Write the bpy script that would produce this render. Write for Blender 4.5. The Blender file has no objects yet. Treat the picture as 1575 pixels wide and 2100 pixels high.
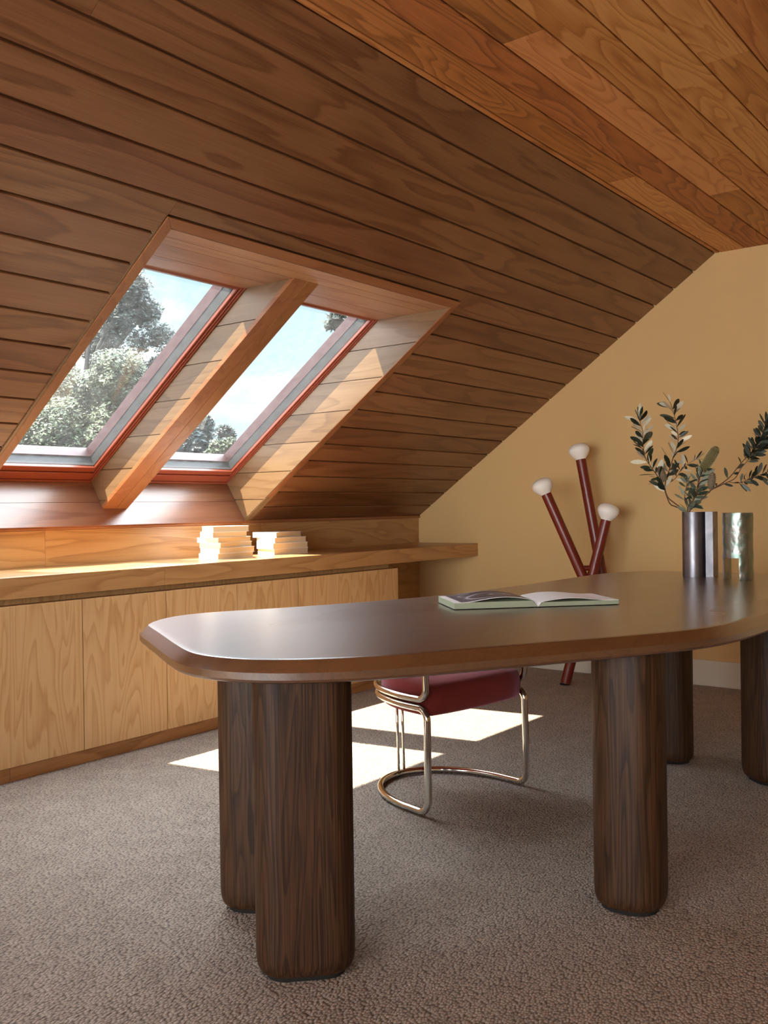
import bpy, bmesh, math, random
from mathutils import Vector, Matrix, noise
import mathutils

random.seed(7)
sc = bpy.context.scene
COL = sc.collection
PI = math.pi
R = math.radians

# ------------------------------------------------------------------ camera numbers
YAW, PITCH, ROLL, FPX, H = 0.66113, -0.00591, -0.01434, 1937.9, 1.07
FW = Vector((math.cos(YAW)*math.cos(PITCH), math.sin(YAW)*math.cos(PITCH), math.sin(PITCH)))
_r = FW.cross(Vector((0, 0, 1))).normalized()
_u = _r.cross(FW)
CR = math.cos(ROLL)*_r + math.sin(ROLL)*_u
CU = -math.sin(ROLL)*_r + math.cos(ROLL)*_u
CAM = Vector((0, 0, H))

def ray(x, y):
    return FW + CR*(x-787.5)/FPX - CU*(y-1050)/FPX
def at_x(x, y, X):
    d = ray(x, y); return CAM + d*(X/d.x)
def at_z(x, y, z):
    d = ray(x, y); return CAM + d*((z-H)/d.z)
def at_d(x, y, D):
    return CAM + ray(x, y)*D

# ------------------------------------------------------------------ helpers
def tag(o, label=None, cat=None, group=None, kind=None):
    if label: o['label'] = label
    if cat: o['category'] = cat
    if group: o['group'] = group
    if kind: o['kind'] = kind
    return o

def empty(name, loc=(0, 0, 0), rz=0.0, **k):
    o = bpy.data.objects.new(name, None)
    o.empty_display_size = .05
    COL.objects.link(o)
    o.location = loc
    o.rotation_euler = (0, 0, rz)
    return tag(o, **k)

def link(name, me, mat=None, parent=None, smooth=False, angle=None, **k):
    o = bpy.data.objects.new(name, me)
    COL.objects.link(o)
    if mat is not None and not me.materials:
        me.materials.append(mat)
    if parent is not None:
        o.parent = parent
    if smooth or angle is not None:
        for p in me.polygons: p.use_smooth = True
        if angle is not None:
            bm = bmesh.new(); bm.from_mesh(me)
            for e in bm.edges:
                if len(e.link_faces) == 2 and e.calc_face_angle(0) > R(angle):
                    e.smooth = False
            bm.to_mesh(me); bm.free()
    return tag(o, **k)

class MB:
    """collects vertices and faces of one mesh"""
    def __init__(s):
        s.v = []; s.f = []; s.m = []; s.xf = None
    def add(s, vs, fs, mi=0):
        b = len(s.v)
        for p in vs:
            p = Vector(p)
            if s.xf is not None: p = s.xf @ p
            s.v.append(p)
        for f in fs:
            s.f.append(tuple(i+b for i in f)); s.m.append(mi)
    def box(s, x0, x1, y0, y1, z0, z1, mi=0):
        vs = [(x0,y0,z0),(x1,y0,z0),(x1,y1,z0),(x0,y1,z0),(x0,y0,z1),(x1,y0,z1),(x1,y1,z1),(x0,y1,z1)]
        s.add(vs, [(0,3,2,1),(4,5,6,7),(0,1,5,4),(1,2,6,5),(2,3,7,6),(3,0,4,7)], mi)
    def quad(s, a, b, c, d, mi=0):
        s.add([a,b,c,d], [(0,1,2,3)], mi)
    def prism(s, poly, h0, h1, frame=None, mi=0):
        """poly list of (a,b); extruded along c from h0 to h1"""
        n = len(poly)
        vs = [(a,b,h0) for a,b in poly] + [(a,b,h1) for a,b in poly]
        if frame is not None: vs = [frame @ Vector(v) for v in vs]
        fs = [tuple(range(n-1,-1,-1)), tuple(range(n, 2*n))]
        fs += [(i, (i+1)%n, n+(i+1)%n, n+i) for i in range(n)]
        s.add(vs, fs, mi)
    def loft(s, rings, close=True, cap=True, mi=0):
        n = len(rings[0]); vs = [p for r in rings for p in r]; fs = []
        for k in range(len(rings)-1):
            for i in range(n if close else n-1):
                j = (i+1) % n
                fs.append((k*n+i, k*n+j, (k+1)*n+j, (k+1)*n+i))
        if cap:
            fs.append(tuple(range(n-1,-1,-1))); b = (len(rings)-1)*n
            fs.append(tuple(range(b, b+n)))
        s.add(vs, fs, mi)
    def tube(s, pts, r, seg=14, closed=False, cap=True, mi=0):
        pts = [Vector(p) for p in pts]; n = len(pts); rings = []
        prev = None
        for i, p in enumerate(pts):
            if closed: t = (pts[(i+1)%n]-pts[(i-1)%n]).normalized()
            elif i == 0: t = (pts[1]-p).normalized()
            elif i == n-1: t = (p-pts[i-1]).normalized()
            else: t = ((pts[i+1]-p).normalized()+(p-pts[i-1]).normalized()).normalized()
            if prev is None:
                a = Vector((0,0,1)) if abs(t.z) < .9 else Vector((1,0,0))
                nx = t.cross(a).normalized()
            else:
                nx = (prev - t*prev.dot(t)).normalized()
            prev = nx; ny = t.cross(nx)
            rr = r[i] if isinstance(r, (list, tuple)) else r
            rings.append([p + (nx*math.cos(2*PI*k/seg)+ny*math.sin(2*PI*k/seg))*rr for k in range(seg)])
        if closed: rings.append(rings[0])
        s.loft(rings, cap=cap and not closed, mi=mi)
    def lathe(s, prof, frame=None, seg=32, mi=0):
        rings = []
        for r, z in prof:
            ring = [Vector((r*math.cos(2*PI*k/seg), r*math.sin(2*PI*k/seg), z)) for k in range(seg)]
            if frame is not None: ring = [frame @ p for p in ring]
            rings.append(ring)
        s.loft(rings, mi=mi)
    def mesh(s, name):
        me = bpy.data.meshes.new(name)
        me.from_pydata([tuple(v) for v in s.v], [], s.f)
        if any(s.m):
            for p, mi in zip(me.polygons, s.m): p.material_index = mi
        me.update()
        return me
    def build(s, name, mat=None, parent=None, bevel=0, bseg=2, fix=True, mats=None, **k):
        me = s.mesh(name)
        if mats:
            for m_ in mats: me.materials.append(m_)
        if fix or bevel:
            bm = bmesh.new(); bm.from_mesh(me)
            if fix: bmesh.ops.recalc_face_normals(bm, faces=bm.faces)
            bm.to_mesh(me); bm.free()
        o = link(name, me, mat, parent, **k)
        if bevel:
            md = o.modifiers.new('bevel', 'BEVEL'); md.width = bevel; md.segments = bseg
            md.limit_method = 'ANGLE'; md.angle_limit = R(40); md.harden_normals = False
        return o

def frame_z(p, d, up=Vector((0,0,1))):
    """matrix whose z axis runs along d"""
    z = Vector(d).normalized()
    a = up if abs(z.dot(up)) < .95 else Vector((1,0,0))
    x = a.cross(z).normalized(); y = z.cross(x)
    m = Matrix((x, y, z)).transposed().to_4x4(); m.translation = Vector(p)
    return m

def catmull(pts, n=8, closed=False):
    P = [Vector(p) for p in pts]; N = len(P); out = []
    rng = range(N) if closed else range(N-1)
    for i in rng:
        if closed: a,b,c,d = P[i-1],P[i],P[(i+1)%N],P[(i+2)%N]
        else:
            b,c = P[i],P[i+1]; a = P[i-1] if i else b*2-c; d = P[i+2] if i+2 < N else c*2-b
        for k in range(n):
            t = k/n
            out.append(.5*((2*b)+(c-a)*t+(2*a-5*b+4*c-d)*t*t+(3*b-a-3*c+d)*t**3))
    if not closed: out.append(P[-1].copy())
    return out

def fillet(pts, r, n=7):
    """round the inner corners of a 3D polyline"""
    P = [Vector(p) for p in pts]; out = [P[0]]
    for i in range(1, len(P)-1):
        a, b, c = P[i-1], P[i], P[i+1]
        u = (a-b).normalized(); v = (c-b).normalized()
        rr = r[i-1] if isinstance(r, (list, tuple)) else r
        if rr <= 0: out.append(b); continue
        ang = math.acos(max(-1,min(1,u.dot(v))))
        t = min(rr/math.tan(ang/2), (a-b).length*.49, (c-b).length*.49)
        re = t*math.tan(ang/2)
        cen = b + (u+v).normalized()*(re/math.sin(ang/2))
        s0 = (b+u*t-cen); s1 = (b+v*t-cen); th = PI-ang
        for k in range(n+1):
            f = k/n
            out.append(cen + (s0*math.sin((1-f)*th)+s1*math.sin(f*th))/math.sin(th))
    out.append(P[-1]); return out

# ------------------------------------------------------------------ materials
def lin(c):
    return tuple(((x/255)/12.92 if x/255 <= .04045 else ((x/255+.055)/1.055)**2.4) for x in c)+(1,)

def newmat(name):
    m = bpy.data.materials.new(name); m.use_nodes = True
    nt = m.node_tree; nt.nodes.clear()
    out = nt.nodes.new('ShaderNodeOutputMaterial')
    b = nt.nodes.new('ShaderNodeBsdfPrincipled')
    nt.links.new(b.outputs[0], out.inputs[0])
    return m, nt, b, out

def N(nt, t, **k):
    n = nt.nodes.new(t)
    for a, v in k.items():
        if a.startswith('i_'):
            key = a[2:]
            key = int(key) if key.isdigit() else key
            n.inputs[key].default_value = v
        else: setattr(n, a, v)
    return n

def mth(nt, op, a, b=None, c=None):
    n = nt.nodes.new('ShaderNodeMath'); n.operation = op
    for i, v in enumerate((a, b, c)):
        if v is None: continue
        if isinstance(v, (int, float)): n.inputs[i].default_value = v
        else: nt.links.new(v, n.inputs[i])
    return n.outputs[0]

def ramp(nt, fac, stops, interp='LINEAR'):
    n = nt.nodes.new('ShaderNodeValToRGB'); n.color_ramp.interpolation = interp
    e = n.color_ramp.elements
    while len(e) < len(stops): e.new(.5)
    for el, (p, c) in zip(e, stops):
        el.position = p; el.color = c if len(c) == 4 else tuple(c)+(1,)
    nt.links.new(fac, n.inputs[0]); return n.outputs[0]

def wood(name, dark, mid, light, axis='X', rings=9, ring_scale=1.0, contrast=.6, fine=.35,
         rough=.42, islvar=.25, hue=.008, spec=.4, bump=.12, coat=0, stretch=.22, rough_var=.1, blotch=.25):
    m, nt, b, out = newmat(name)
    L = nt.links.new
    tc = N(nt, 'ShaderNodeTexCoord'); geo = N(nt, 'ShaderNodeNewGeometry')
    rnd = geo.outputs['Random Per Island']
    off = N(nt, 'ShaderNodeCombineXYZ')
    L(mth(nt,'MULTIPLY',rnd,37.1), off.inputs[0]); L(mth(nt,'MULTIPLY',rnd,61.7), off.inputs[1]); L(mth(nt,'MULTIPLY',rnd,23.3), off.inputs[2])
    add = N(nt, 'ShaderNodeVectorMath', operation='ADD'); L(tc.outputs['Object'], add.inputs[0]); L(off.outputs[0], add.inputs[1])
    k = {'X': 0, 'Y': 1, 'Z': 2}[axis]
    s1 = [5.0*ring_scale]*3; s1[k] = 5.0*ring_scale*stretch
    mp = N(nt, 'ShaderNodeMapping'); mp.inputs['Scale'].default_value = s1; L(add.outputs[0], mp.inputs[0])
    n1 = N(nt, 'ShaderNodeTexNoise', i_Scale=1.0, i_Detail=2.0, i_Roughness=.45, i_Distortion=.35); L(mp.outputs[0], n1.inputs['Vector'])
    # growth rings: contour lines of a smooth field, with a small wobble
    s3 = [60.0]*3; s3[k] = 6.0
    mp3 = N(nt, 'ShaderNodeMapping'); mp3.inputs['Scale'].default_value = s3; L(add.outputs[0], mp3.inputs[0])
    n3 = N(nt, 'ShaderNodeTexNoise', i_Scale=1.0, i_Detail=3.0); L(mp3.outputs[0], n3.inputs['Vector'])
    fld = mth(nt, 'MULTIPLY_ADD', n1.outputs[0], rings, mth(nt, 'MULTIPLY', n3.outputs[0], .35))
    saw = mth(nt, 'FRACT', fld)
    ring = mth(nt, 'POWER', saw, 2.2)
    edge = N(nt, 'ShaderNodeMapRange', interpolation_type='SMOOTHSTEP'); L(saw, edge.inputs[0])
    edge.inputs[1].default_value = .86; edge.inputs[2].default_value = 1.0; edge.inputs[3].default_value = 1; edge.inputs[4].default_value = 0
    ring = mth(nt, 'MULTIPLY', ring, edge.outputs[0])
    s2 = [260.0]*3; s2[k] = 5.0
    mp2 = N(nt, 'ShaderNodeMapping'); mp2.inputs['Scale'].default_value = s2; L(add.outputs[0], mp2.inputs[0])
    n2 = N(nt, 'ShaderNodeTexNoise', i_Scale=1.0, i_Detail=2.0); L(mp2.outputs[0], n2.inputs['Vector'])
    s4 = [2.2]*3; s4[k] = .7
    mp4 = N(nt, 'ShaderNodeMapping'); mp4.inputs['Scale'].default_value = s4; L(add.outputs[0], mp4.inputs[0])
    n4 = N(nt, 'ShaderNodeTexNoise', i_Scale=1.0, i_Detail=3.0); L(mp4.outputs[0], n4.inputs['Vector'])
    v = mth(nt, 'MULTIPLY_ADD', ring, contrast, mth(nt, 'MULTIPLY', mth(nt,'SUBTRACT',n2.outputs[0],.5), fine*2))
    v = mth(nt, 'ADD', v, mth(nt, 'MULTIPLY', mth(nt,'SUBTRACT',n4.outputs[0],.5), blotch*2))
    v = mth(nt, 'ADD', v, mth(nt, 'MULTIPLY', mth(nt,'SUBTRACT',rnd,.5), islvar))
    v = mth(nt, 'ADD', v, .18)
    c = ramp(nt, v, [(0, lin(light)), (.45, lin(mid)), (1, lin(dark))])
    hs = N(nt, 'ShaderNodeHueSaturation'); L(c, hs.inputs['Color'])
    r2 = mth(nt, 'FRACT', mth(nt, 'MULTIPLY', rnd, 7.31))
    L(mth(nt, 'MULTIPLY_ADD', r2, hue, .5-hue/2), hs.inputs['Hue'])
    L(hs.outputs[0], b.inputs['Base Color'])
    rr = mth(nt, 'MULTIPLY_ADD', n4.outputs[0], rough_var*2, rough-rough_var)
    L(rr, b.inputs['Roughness'])
    b.inputs['Specular IOR Level'].default_value = spec
    b.inputs['Coat Weight'].default_value = coat
    b.inputs['Coat Roughness'].default_value = .28; b.inputs['Coat IOR'].default_value = 2.1
    bp = N(nt, 'ShaderNodeBump', i_Strength=bump, i_Distance=.0012)
    L(mth(nt, 'ADD', mth(nt,'MULTIPLY',n2.outputs[0],.7), mth(nt,'MULTIPLY',ring,-.5)), bp.inputs['Height'])
    L(bp.outputs[0], b.inputs['Normal'])
    return m

def plain(name, col, rough=.5, metal=0, spec=.5, bump=0, bscale=300, sheen=0, coat=0, var=0, vscale=4):
    m, nt, b, out = newmat(name); L = nt.links.new
    tc = N(nt, 'ShaderNodeTexCoord')
    b.inputs['Base Color'].default_value = lin(col)
    b.inputs['Roughness'].default_value = rough; b.inputs['Metallic'].default_value = metal
    b.inputs['Specular IOR Level'].default_value = spec
    b.inputs['Coat Weight'].default_value = coat
    n = N(nt, 'ShaderNodeTexNoise', i_Scale=vscale, i_Detail=4.0); L(tc.outputs['Object'], n.inputs['Vector'])
    hs = N(nt, 'ShaderNodeHueSaturation'); hs.inputs['Color'].default_value = lin(col)
    L(mth(nt, 'MULTIPLY_ADD', n.outputs[0], 2*var, 1-var), hs.inputs['Value']); L(hs.outputs[0], b.inputs['Base Color'])
    if sheen:
        b.inputs['Sheen Weight'].default_value = sheen; b.inputs['Sheen Roughness'].default_value = .35
    if bump:
        n2 = N(nt, 'ShaderNodeTexNoise', i_Scale=bscale, i_Detail=3.0); L(tc.outputs['Object'], n2.inputs['Vector'])
        bp = N(nt, 'ShaderNodeBump', i_Strength=bump, i_Distance=.002); L(n2.outputs[0], bp.inputs['Height']); L(bp.outputs[0], b.inputs['Normal'])
    return m

M = {}
M['slope'] = wood('cedar_slope', (70,42,26), (114,72,45), (146,101,66), 'X', rings=7, ring_scale=1.1, stretch=.12, contrast=.45, fine=.25, rough=.34, islvar=.22, spec=.45)
M['ceil'] = wood('cedar_ceiling', (112,64,32), (178,114,60), (212,152,92), 'X', rings=14, ring_scale=1.2, stretch=.16, contrast=.5, fine=.25, rough=.5, islvar=.6, hue=.012, spec=.3, blotch=.2)
M['reveal'] = wood('cedar_lining', (78,54,36), (116,88,60), (136,108,78), 'Y', rings=7, ring_scale=1.2, stretch=.15, contrast=.4, fine=.25, rough=.36, islvar=.3, spec=.45)
M['revealx'] = wood('cedar_lining_long', (84,48,32), (124,78,54), (150,102,74), 'X', rings=7, ring_scale=.8, stretch=.12, contrast=.4, fine=.25, rough=.3, islvar=.3, spec=.4, coat=.12)
M['header'] = wood('cedar_header', (112,76,52), (160,118,88), (186,146,114), 'X', rings=7, ring_scale=1.0, stretch=.12, contrast=.4, fine=.25, rough=.32, islvar=.3, spec=.5)
M['casing'] = wood('cedar_casing', (100,58,30), (142,90,54), (164,112,72), 'Y', rings=5, ring_scale=1.4, stretch=.1, contrast=.35, fine=.3, rough=.4, islvar=.2)
M['casingx'] = wood('cedar_casing_long', (100,58,30), (142,90,54), (164,112,72), 'X', rings=5, ring_scale=1.4, stretch=.1, contrast=.35, fine=.3, rough=.4, islvar=.2)
M['bench'] = wood('golden_bench_wood', (132,84,46), (174,128,78), (196,152,100), 'X', rings=14, ring_scale=.95, stretch=.14, contrast=.55, fine=.22, rough=.4, islvar=.1, blotch=.12, spec=.4, coat=.35)
M['door'] = wood('golden_door_wood', (150,102,56), (198,156,104), (216,180,130), 'Z', rings=15, ring_scale=1.3, stretch=.14, contrast=.48, fine=.22, rough=.5, islvar=.12, blotch=.12, spec=.3)
M['plinth'] = wood('plinth_wood', (110,68,34), (160,112,64), (186,136,84), 'X', rings=12, ring_scale=.7, stretch=.2, contrast=.5, rough=.5, islvar=.15)
M['table'] = wood('stained_oak_top', (34,19,10), (80,49,28), (104,67,40), 'X', rings=12, ring_scale=1.5, stretch=.10, contrast=.34, fine=.45, rough=.30, islvar=0, blotch=.12, bump=.35, spec=.6, coat=1)
M['leg'] = wood('stained_oak_leg', (20,11,6), (48,30,17), (80,52,31), 'Z', rings=15, ring_scale=2.4, stretch=.07, contrast=.46, fine=.55, rough=.5, islvar=.1, blotch=.2, bump=.25, spec=.25)
M['wall'] = plain('mustard_paint', (216,180,124), rough=.75, bump=.06, bscale=420, spec=.25, var=.02)
M['white'] = plain('off_white_paint', (214,206,188), rough=.5)
M['red'] = plain('red_painted_wood', (148,76,58), rough=.3, spec=.5, var=.05)
M['clad'] = plain('maroon_cladding', (60,26,30), rough=.5, var=.1, vscale=60)
M['seal'] = plain('grey_glazing_seal', (34,37,42), rough=.7, var=.15, vscale=120)
M['lamp'] = plain('burgundy_lacquer', (112,34,22), rough=.38, spec=.5, coat=.15)
M['globe'] = plain('opal_glass', (250,246,240), rough=.25, spec=.4)
M['globe'].node_tree.nodes['Principled BSDF'].inputs['Subsurface Weight'].default_value = .3
M['globe'].node_tree.nodes['Principled BSDF'].inputs['Subsurface Radius'].default_value = (.03,.025,.02)
M['chrome'] = plain('polished_chrome', (226,222,214), rough=.1, metal=1)
M['velvet'] = plain('burgundy_velvet', (142,56,50), rough=.85, sheen=1.0, spec=.2, bump=.3, bscale=500, var=.18, vscale=14)
M['velvet'].node_tree.nodes['Principled BSDF'].inputs['Sheen Tint'].default_value = lin((226,170,186))
M['paper'] = plain('white_paper', (248,248,248), rough=.7, spec=.2)
M['pages'] = plain('cream_page_edges', (224,206,172), rough=.8, spec=.15)
M['greenpages'] = plain('grey_green_page_edges', (168,176,150), rough=.8, spec=.15)
M['dark'] = plain('dark_felt', (24,18,14), rough=.9)
M['stem'] = plain('brown_stem', (104,74,54), rough=.7, var=.2, vscale=40)

# carpet: looped pile
def carpet():
    m, nt, b, out = newmat('looped_wool_carpet'); L = nt.links.new
    tc = N(nt, 'ShaderNodeTexCoord')
    mp = N(nt, 'ShaderNodeMapping'); mp.inputs['Rotation'].default_value = (0, 0, R(8)); mp.inputs['Scale'].default_value = (105, 160, 105)
    L(tc.outputs['Object'], mp.inputs[0])
    nz = N(nt, 'ShaderNodeTexNoise', i_Scale=14.0, i_Detail=2.0); L(tc.outputs['Object'], nz.inputs['Vector'])
    ad = N(nt, 'ShaderNodeVectorMath', operation='MULTIPLY_ADD'); L(nz.outputs['Color'], ad.inputs[0])
    ad.inputs[1].default_value = (.35, .35, 0); L(mp.outputs[0], ad.inputs[2])
    vo = N(nt, 'ShaderNodeTexVoronoi', voronoi_dimensions='2D', i_Scale=1.0, i_Randomness=.9); L(ad.outputs[0], vo.inputs['Vector'])
    dist = vo.outputs['Distance']
    loop = mth(nt, 'SUBTRACT', 1.0, mth(nt, 'MULTIPLY', mth(nt, 'POWER', dist, 1.6), 1.5))
    fib = N(nt, 'ShaderNodeTexNoise', i_Scale=700.0, i_Detail=2.0); L(tc.outputs['Object'], fib.inputs['Vector'])
    big = N(nt, 'ShaderNodeTexNoise', i_Scale=9.0, i_Detail=4.0); L(tc.outputs['Object'], big.inputs['Vector'])
    rv = N(nt, 'ShaderNodeSeparateColor'); L(vo.outputs['Color'], rv.inputs[0])
    v = mth(nt, 'ADD', mth(nt, 'MULTIPLY', rv.outputs[0], .35), mth(nt, 'MULTIPLY', big.outputs[0], .45))
    v = mth(nt, 'ADD', v, mth(nt, 'MULTIPLY', fib.outputs[0], .25))
    c = ramp(nt, v, [(.15, lin((134,119,107))), (.5, lin((174,158,144))), (.9, lin((204,189,174)))])
    # shade in the gaps between the loops is painted into the yarn colour
    mx = N(nt, 'ShaderNodeMix', data_type='RGBA', blend_type='MULTIPLY')
    mx.inputs[0].default_value = 1
    L(c, mx.inputs[6])
    g = ramp(nt, dist, [(.28, (1,1,1,1)), (.72, (.42,.40,.39,1))])
    L(g, mx.inputs[7]); L(mx.outputs[2], b.inputs['Base Color'])
    b.inputs['Roughness'].default_value = .95; b.inputs['Specular IOR Level'].default_value = .1
    b.inputs['Sheen Weight'].default_value = .25; b.inputs['Sheen Roughness'].default_value = .5
    bp = N(nt, 'ShaderNodeBump', i_Strength=.7, i_Distance=.006)
    L(mth(nt, 'ADD', loop, mth(nt, 'MULTIPLY', fib.outputs[0], .25)), bp.inputs['Height'])
    L(bp.outputs[0], b.inputs['Normal'])
    return m
M['carpet'] = carpet()

def metalvase(name, base, tint, rough, scale, bump):
    m, nt, b, out = newmat(name); L = nt.links.new
    tc = N(nt, 'ShaderNodeTexCoord')
    n = N(nt, 'ShaderNodeTexNoise', i_Scale=scale, i_Detail=4.0, i_Distortion=1.2); L(tc.outputs['Object'], n.inputs['Vector'])
    c = ramp(nt, n.outputs[0], [(.35, lin(base)), (.62, lin(tint))]); L(c, b.inputs['Base Color'])
    b.inputs['Metallic'].default_value = .92
    L(mth(nt, 'MULTIPLY_ADD', n.outputs[0], .3, rough-.1), b.inputs['Roughness'])
    n2 = N(nt, 'ShaderNodeTexNoise', i_Scale=scale*1.3, i_Detail=3.0); L(tc.outputs['Object'], n2.inputs['Vector'])
    bp = N(nt, 'ShaderNodeBump', i_Strength=bump, i_Distance=.012); L(n2.outputs[0], bp.inputs['Height']); L(bp.outputs[0], b.inputs['Normal'])
    return m
M['pewter'] = metalvase('brushed_pewter', (146,142,146), (118,116,122), .36, 7, .08)
M['hammered'] = metalvase('hammered_pewter', (158,152,146), (126,146,134), .32, 13, .55)

def glass():
    m = bpy.data.materials.new('dusty_window_glass'); m.use_nodes = True
    nt = m.node_tree; nt.nodes.clear(); L = nt.links.new
    out = N(nt, 'ShaderNodeOutputMaterial')
    tr = N(nt, 'ShaderNodeBsdfTransparent'); tr.inputs[0].default_value = (.93, .955, .96, 1)
    gl = N(nt, 'ShaderNodeBsdfGlossy', i_Roughness=.02); gl.inputs[0].default_value = (1,1,1,1)
    tl = N(nt, 'ShaderNodeBsdfTranslucent'); tl.inputs[0].default_value = (.9,.93,.95,1)
    fr = N(nt, 'ShaderNodeFresnel', i_IOR=1.35)
    tc = N(nt, 'ShaderNodeTexCoord'); n = N(nt, 'ShaderNodeTexNoise', i_Scale=25.0, i_Detail=5.0); L(tc.outputs['Object'], n.inputs['Vector'])
    m1 = N(nt, 'ShaderNodeMixShader'); L(mth(nt, 'MULTIPLY', n.outputs[0], DUST), m1.inputs[0]); L(tr.outputs[0], m1.inputs[1]); L(tl.outputs[0], m1.inputs[2])
    m2 = N(nt, 'ShaderNodeMixShader'); L(mth(nt, 'MULTIPLY', fr.outputs[0], .6), m2.inputs[0]); L(m1.outputs[0], m2.inputs[1]); L(gl.outputs[0], m2.inputs[2])
    L(m2.outputs[0], out.inputs[0])
    return m
DUST = .025
M['glass'] = glass()

def leafmat(name, top, under, rough=.45):
    m, nt, b, out = newmat(name); L = nt.links.new
    geo = N(nt, 'ShaderNodeNewGeometry')
    mx = N(nt, 'ShaderNodeMix', data_type='RGBA'); L(geo.outputs['Backfacing'], mx.inputs[0])
    mx.inputs[6].default_value = lin(top); mx.inputs[7].default_value = lin(under)
    hs = N(nt, 'ShaderNodeHueSaturation'); L(mx.outputs[2], hs.inputs['Color'])
    L(mth(nt, 'MULTIPLY_ADD', geo.outputs['Random Per Island'], .6, .7), hs.inputs['Value'])
    L(hs.outputs[0], b.inputs['Base Color']); b.inputs['Roughness'].default_value = rough
    return m
M['leaf'] = leafmat('banksia_leaf', (44,52,36), (226,222,196))
M['leafdark'] = leafmat('banksia_leaf_dark', (34,42,30), (84,88,74))
M['leafgrey'] = leafmat('banksia_leaf_grey', (70,84,66), (150,158,138))
M['cone'] = plain('seed_cone', (128,112,88), rough=.8, bump=1, bscale=90, var=.5, vscale=120)
M['spike'] = plain('flower_spike', (92,84,44), rough=.8, var=.2, vscale=60)
M['dot'] = plain('flower_tips', (214,200,150), rough=.7)

# ------------------------------------------------------------------ main dimensions
WX = 5.485                      # back wall
BY = 3.953; SB = .996           # backsplash plane and top
CE = 1.826; ZC = 2.5            # ceiling edge and height
XL = -3.6                       # wall behind the camera's left
YR = -2.4                       # wall behind
SL = Vector((0, CE-BY, ZC-SB)).normalized()   # up the slope
SN = Vector((0, -SL.z*-1, -SL.y)); SN = Vector((0, SL.z, -SL.y)).normalized()  # outward normal
SO = Vector((0, BY, SB))
SLEN = math.hypot(CE-BY, ZC-SB)
def sp(x, s, d=0.0):
    return SO + SL*s + SN*d + Vector((x, 0, 0))
# frame: local x = world X, local y = up the slope, local z = outward normal
SLF = Matrix((Vector((1,0,0)), SL, SN)).transposed().to_4x4(); SLF.translation = SO      # for vertices only (mirrored)

OX0, OX1 = 2.08, 3.76           # skylight opening
OS = 1.77                       # top of opening (along slope)
ML0, ML1 = 2.845, 2.994         # mullion
GD = .25                        # depth of frame face
# after the first, openings added out of view to let more light in
OPEN = [(OX0, OX1), (-.9, .78), (-3.3, -1.62)]

# ------------------------------------------------------------------ floor and walls
g = MB(); g.box(XL-.1, WX+.1, YR-.1, BY+.1, -.12, 0)
g.build('floor', M['carpet'], kind='structure', label='taupe looped wool carpet over the whole attic floor')

g = MB()
prof = [(BY+.6,-.1),(BY+.6,SB-.1),(CE+.25,ZC+.25),(YR-.1,ZC+.25),(YR-.1,-.1)]
g.add([(WX,a,b) for a,b in prof]+[(WX+.12,a,b) for a,b in prof],
      [(0,1,2,3,4),(9,8,7,6,5)]+[(i,(i+1)%5,5+(i+1)%5,5+i) for i in range(5)])
g.build('wall_back', M['wall'], kind='structure', label='mustard plaster end wall under the sloping timber ceiling')

g = MB(); g.box(WX-.014, WX, YR, 3.47, 0, .15); 
g.build('baseboard_back', M['white'], kind='structure', bevel=.003, label='off-white baseboard along the mustard wall')

# low timber wall behind the worktop
g = MB()
for x0, x1 in ((XL, -.3), (-.3, 1.1), (1.1, 2.505), (2.505, 3.91), (3.91, WX)):
    g.box(x0+.0006, x1-.0006, BY, BY+.05, .0, SB+.01)
g.build('wall_left', M['bench'], kind='structure', label='golden timber panelling of the low wall behind the worktop')
g = MB(); g.box(XL, WX, BY-.014, BY+.002, SB-.012, SB+.006)
g.build('trim_1', M['casingx'], kind='structure', bevel=.002, label='thin orange cedar bead along the top of the low wall')

# wall behind camera (plain) and wall at the camera's left with an unseen window added for light
g = MB(); g.box(XL-.1, WX+.1, YR-.1, YR, -.1, ZC+.2)
g.build('wall_front', M['wall'], kind='structure')
WL = (-1.9, 2.6, .35, 2.25)      # window opening y0,y1,z0,z1
g = MB()
g.box(XL-.1, XL, YR, WL[0], -.1, ZC+.2); g.box(XL-.1, XL, WL[1], BY+.1, -.1, ZC+.2)
g.box(XL-.1, XL, WL[0], WL[1], -.1, WL[2]); g.box(XL-.1, XL, WL[0], WL[1], WL[3], ZC+.2)
g.build('wall_right', M['wall'], kind='structure')
w3 = empty('window_3', (XL, 0, 0), kind='structure')
g = MB()
for y in (WL[0], WL[0]+1.1, WL[0]+2.2, WL[0]+3.35, WL[1]-.06): g.box(-.08, -.02, y, y+.06, WL[2], WL[3])
g.box(-.08, -.02, WL[0], WL[1], WL[2], WL[2]+.06); g.box(-.08, -.02, WL[0], WL[1], WL[3]-.06, WL[3])
g.build('window_frame', M['red'], w3)
g = MB(); g.quad((-.05,WL[0],WL[2]),(-.05,WL[1],WL[2]),(-.05,WL[1],WL[3]),(-.05,WL[0],WL[3])); g.build('pane', M['glass'], w3, fix=False)

# ------------------------------------------------------------------ boards
def board(g, x0, x1, s0, s1, t=.018, ch=.004, gap=.007):
    """board in a plane (x along, s across); face at z=0, body behind (z>0); s0 edge carries a bevelled lip"""
    a, b = s0+gap/2, s1-gap/2
    prof = [(a, t), (a, ch*1.1), (a+ch, 0), (b-ch*.5, 0), (b, ch*.5), (b, t)]
    n = len(prof)
    vs = [(x0, s, z) for s, z in prof]+[(x1, s, z) for s, z in prof]
    g.add(vs, [tuple(range(n)), tuple(range(2*n-1, n-1, -1))]+[(i, n+i, n+(i+1)%n, (i+1)%n) for i in range(n)])

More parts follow.
